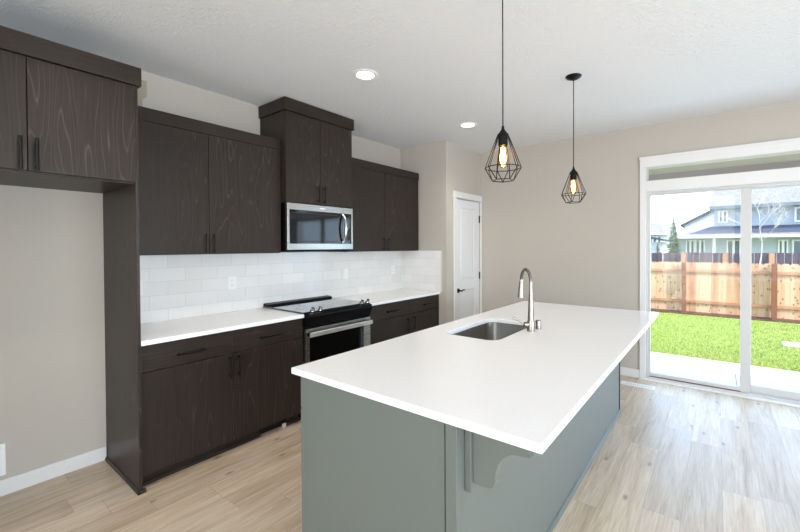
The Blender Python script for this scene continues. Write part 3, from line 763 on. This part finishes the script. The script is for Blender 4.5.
def hwindow(parent, x, y0, y1, z0, z1, fr_=.12):
    y0, y1 = sorted((y0, y1))
    o = MB().box(x-.10, x, y0, y1, z0, z0+fr_).box(x-.10, x, y0, y1, z1-fr_, z1).box(x-.10, x, y0, y0+fr_, z0+fr_, z1-fr_).box(x-.10, x, y1-fr_, y1, z0+fr_, z1-fr_).box(x-.08, x, (y0+y1)/2-.05, (y0+y1)/2+.05, z0+fr_, z1-fr_).build('window', 'trim', parent)
    MB().box(x-.05, x-.01, y0+fr_, y1-fr_, z0+fr_, z1-fr_).build('pane', 'hwin', o)
def roofprism(name, m, parent, x0, x1, y0, y1, z0, z1, inset=0):
    """hipped slope: eave rectangle rising to a ridge at the back"""
    vs = [(x0, y0, z0), (x0, y1, z0), (x1, y1, z0), (x1, y0, z0), (x1, y1+(-inset if y1 > y0 else inset), z1), (x1, y0+(inset if y1 > y0 else -inset), z1)]
    return MB().add(vs, [(0, 1, 4, 5), (1, 2, 4), (0, 5, 3), (2, 3, 5, 4), (0, 3, 2, 1)]).build(name, m, parent)
# main grey house (x ~ 25)
h1 = thing('house', (27, -7, G), 'large grey two-storey house with white trim behind the fences', 'house')
MB().box(25.6, 33, -1.42, -14, G, 2.0).build('lower_wall', 'siding', h1)
MB().box(26.3, 33, -3.30, -14, 2.0, 3.60).build('upper_wall', 'siding', h1)
roofprism('porch_roof', 'shingle', h1, 24.6, 26.2, -14.5, -1.02, 1.98, 2.24, 1.0)
MB().box(24.55, 24.6, -1.02, -14.5, 1.88, 1.99).build('fascia', 'trim', h1)
roofprism('lower_roof', 'shingled', h1, 25.5, 26.3, -14.2, -2.15, 2.14, 2.54, 1.0)
roofprism('upper_roof', 'shingle', h1, 25.6, 30, -15, -3.07, 3.62, 5.6, .3)
MB().box(25.52, 25.6, -3.07, -15, 3.47, 3.63).build('fascia', 'hwin', h1)
hwindow(h1, 26.3, -3.47, -3.92, 2.74, 3.42, .08)
hwindow(h1, 26.3, -6.60, -7.7, 2.66, 3.42, .08)
for (a, b2) in ((-2.02, -2.44), (-2.46, -2.9), (-3.85, -4.45)): hwindow(h1, 25.6, a, b2, .85, 1.78, .06)
for (a, b2) in ((-5.92, -6.30), (-6.45, -7.2)): hwindow(h1, 25.6, a, b2, 1.0, 1.75, .06)
MB().box(24.9, 25.02, -3.25, -3.37, G, 1.9).build('porch_post', 'trim', h1)
# gabled wing behind
h2 = thing('gabled_house', (36, -2.8, G), 'pale gabled house behind the big grey house', 'house')
MB().box(33.8, 38, -1.5, -5.4, G, 3.0).prism([(-1.5, 3.0), (-5.4, 5.1), (-5.4, 3.0)], 'x', 33.8, 38).build('wall', 'sidingl', h2)
MB().prism([(-1.25, 2.90), (-5.4, 5.2), (-5.4, 5.34), (-1.25, 3.04)], 'x', 33.4, 38).build('roof', 'shingled', h2)
# far-left house
h3 = thing('small_house', (20, -.9, G), 'small grey-roofed house at the far left beyond the fences', 'house')
MB().box(20.0, 24, -1.62, 2.2, G, 2.05).build('wall', 'siding', h3)
roofprism('roof', 'shingle', h3, 19.6, 23, -1.75, 3.0, 2.08, 2.68, .1)
MB().box(19.55, 19.6, -1.75, 3.0, 1.98, 2.08).build('fascia', 'trim', h3)
hwindow(h3, 20.0, -1.0, -1.4, 1.5, 1.95, .06)
# nearer shed roof with dark edge
h4 = thing('shed', (16.5, -.6, G), 'small pale shed with dark sloping roof edge left of the conifer', 'shed')
MB().box(16.4, 18.0, .6, -1.75, G, 1.62).build('wall', 'sidingl', h4)
MB().prism([(.9, 2.25), (-1.98, 1.62), (-1.98, 1.69), (.9, 2.33)], 'x', 16.2, 18.2).build('roof', 'shingled', h4)

# conifer
def conifer(x, y, z0, h, r, name, label, lm, seed, n=520):
    rr = random.Random(seed); t = thing(name, (x, y, z0), label, 'tree')
    MB().tube([(x, y, z0), (x, y, z0+h*.97)], [.06, .012], 8).build('trunk', 'bark', t)
    b = MB()
    for i in range(n):
        u = rr.random()**.8; z = z0+h*(.12+.88*(1-u)); L = r*(u*.95+.05)*rr.uniform(.6, 1.15); an = rr.random()*2*PI
        d = Vector((math.cos(an), math.sin(an), -.35+.25*rr.random())); p = Vector((x, y, z)); e_ = p+d*L
        s_ = d.cross(Vector((0, 0, 1))).normalized()*L*.16
        b.add([p, p+d*L*.5+s_, e_+Vector((0, 0, .03*L)), p+d*L*.5-s_], [(0, 1, 2, 3)])
        b.add([p, p+d*L*.6+Vector((0, 0, -.2*L)), e_], [(0, 1, 2)])
    b.build('foliage', lm, t, recalc=False)
conifer(15.4, -2.20, G, 2.78, .5, 'conifer_tree', 'green conifer tree rising behind the fences at left', 'leaf', 5, 700)
conifer(14.2, -1.84, G, 1.72, .40, 'dark_conifer_tree', 'low dark evergreen left of the green conifer', 'leafd', 9, 420)
# bare pale tree
t = thing('bare_tree', (11.6, -4.25, G), 'bare leafless pale-twigged tree behind the cedar fence', 'tree')
rr = random.Random(11); b = MB()
def branch(p, d, L, r, dep):
    pts = [p]; q_ = Vector(p); dd = Vector(d)
    for k in range(3):
        dd = (dd+Vector((rr.uniform(-.15, .15), rr.uniform(-.2, .2), rr.uniform(.0, .12)))).normalized(); q_ = q_+dd*L/3; pts.append(q_.copy())
    b.tube(pts, [r, r*.85, r*.7, r*.5], 4, cap=False)
    if dep == 0: return
    for k in range(4 if dep > 1 else 3):
        i = rr.choice((1, 2, 3, 3)); an = rr.random()*2*PI
        nd = (dd*.75+Vector((math.cos(an), math.sin(an), .15))*.75).normalized()
        branch(pts[i], nd, L*.62, r*.55, dep-1)
branch(Vector((11.6, -4.25, G)), Vector((0, 0, 1)), 1.1, .022, 0)
branch(Vector((11.6, -4.25, .9)), Vector((0, 0, 1)), 1.0, .016, 5)
b.build('branches', 'palebark', t)
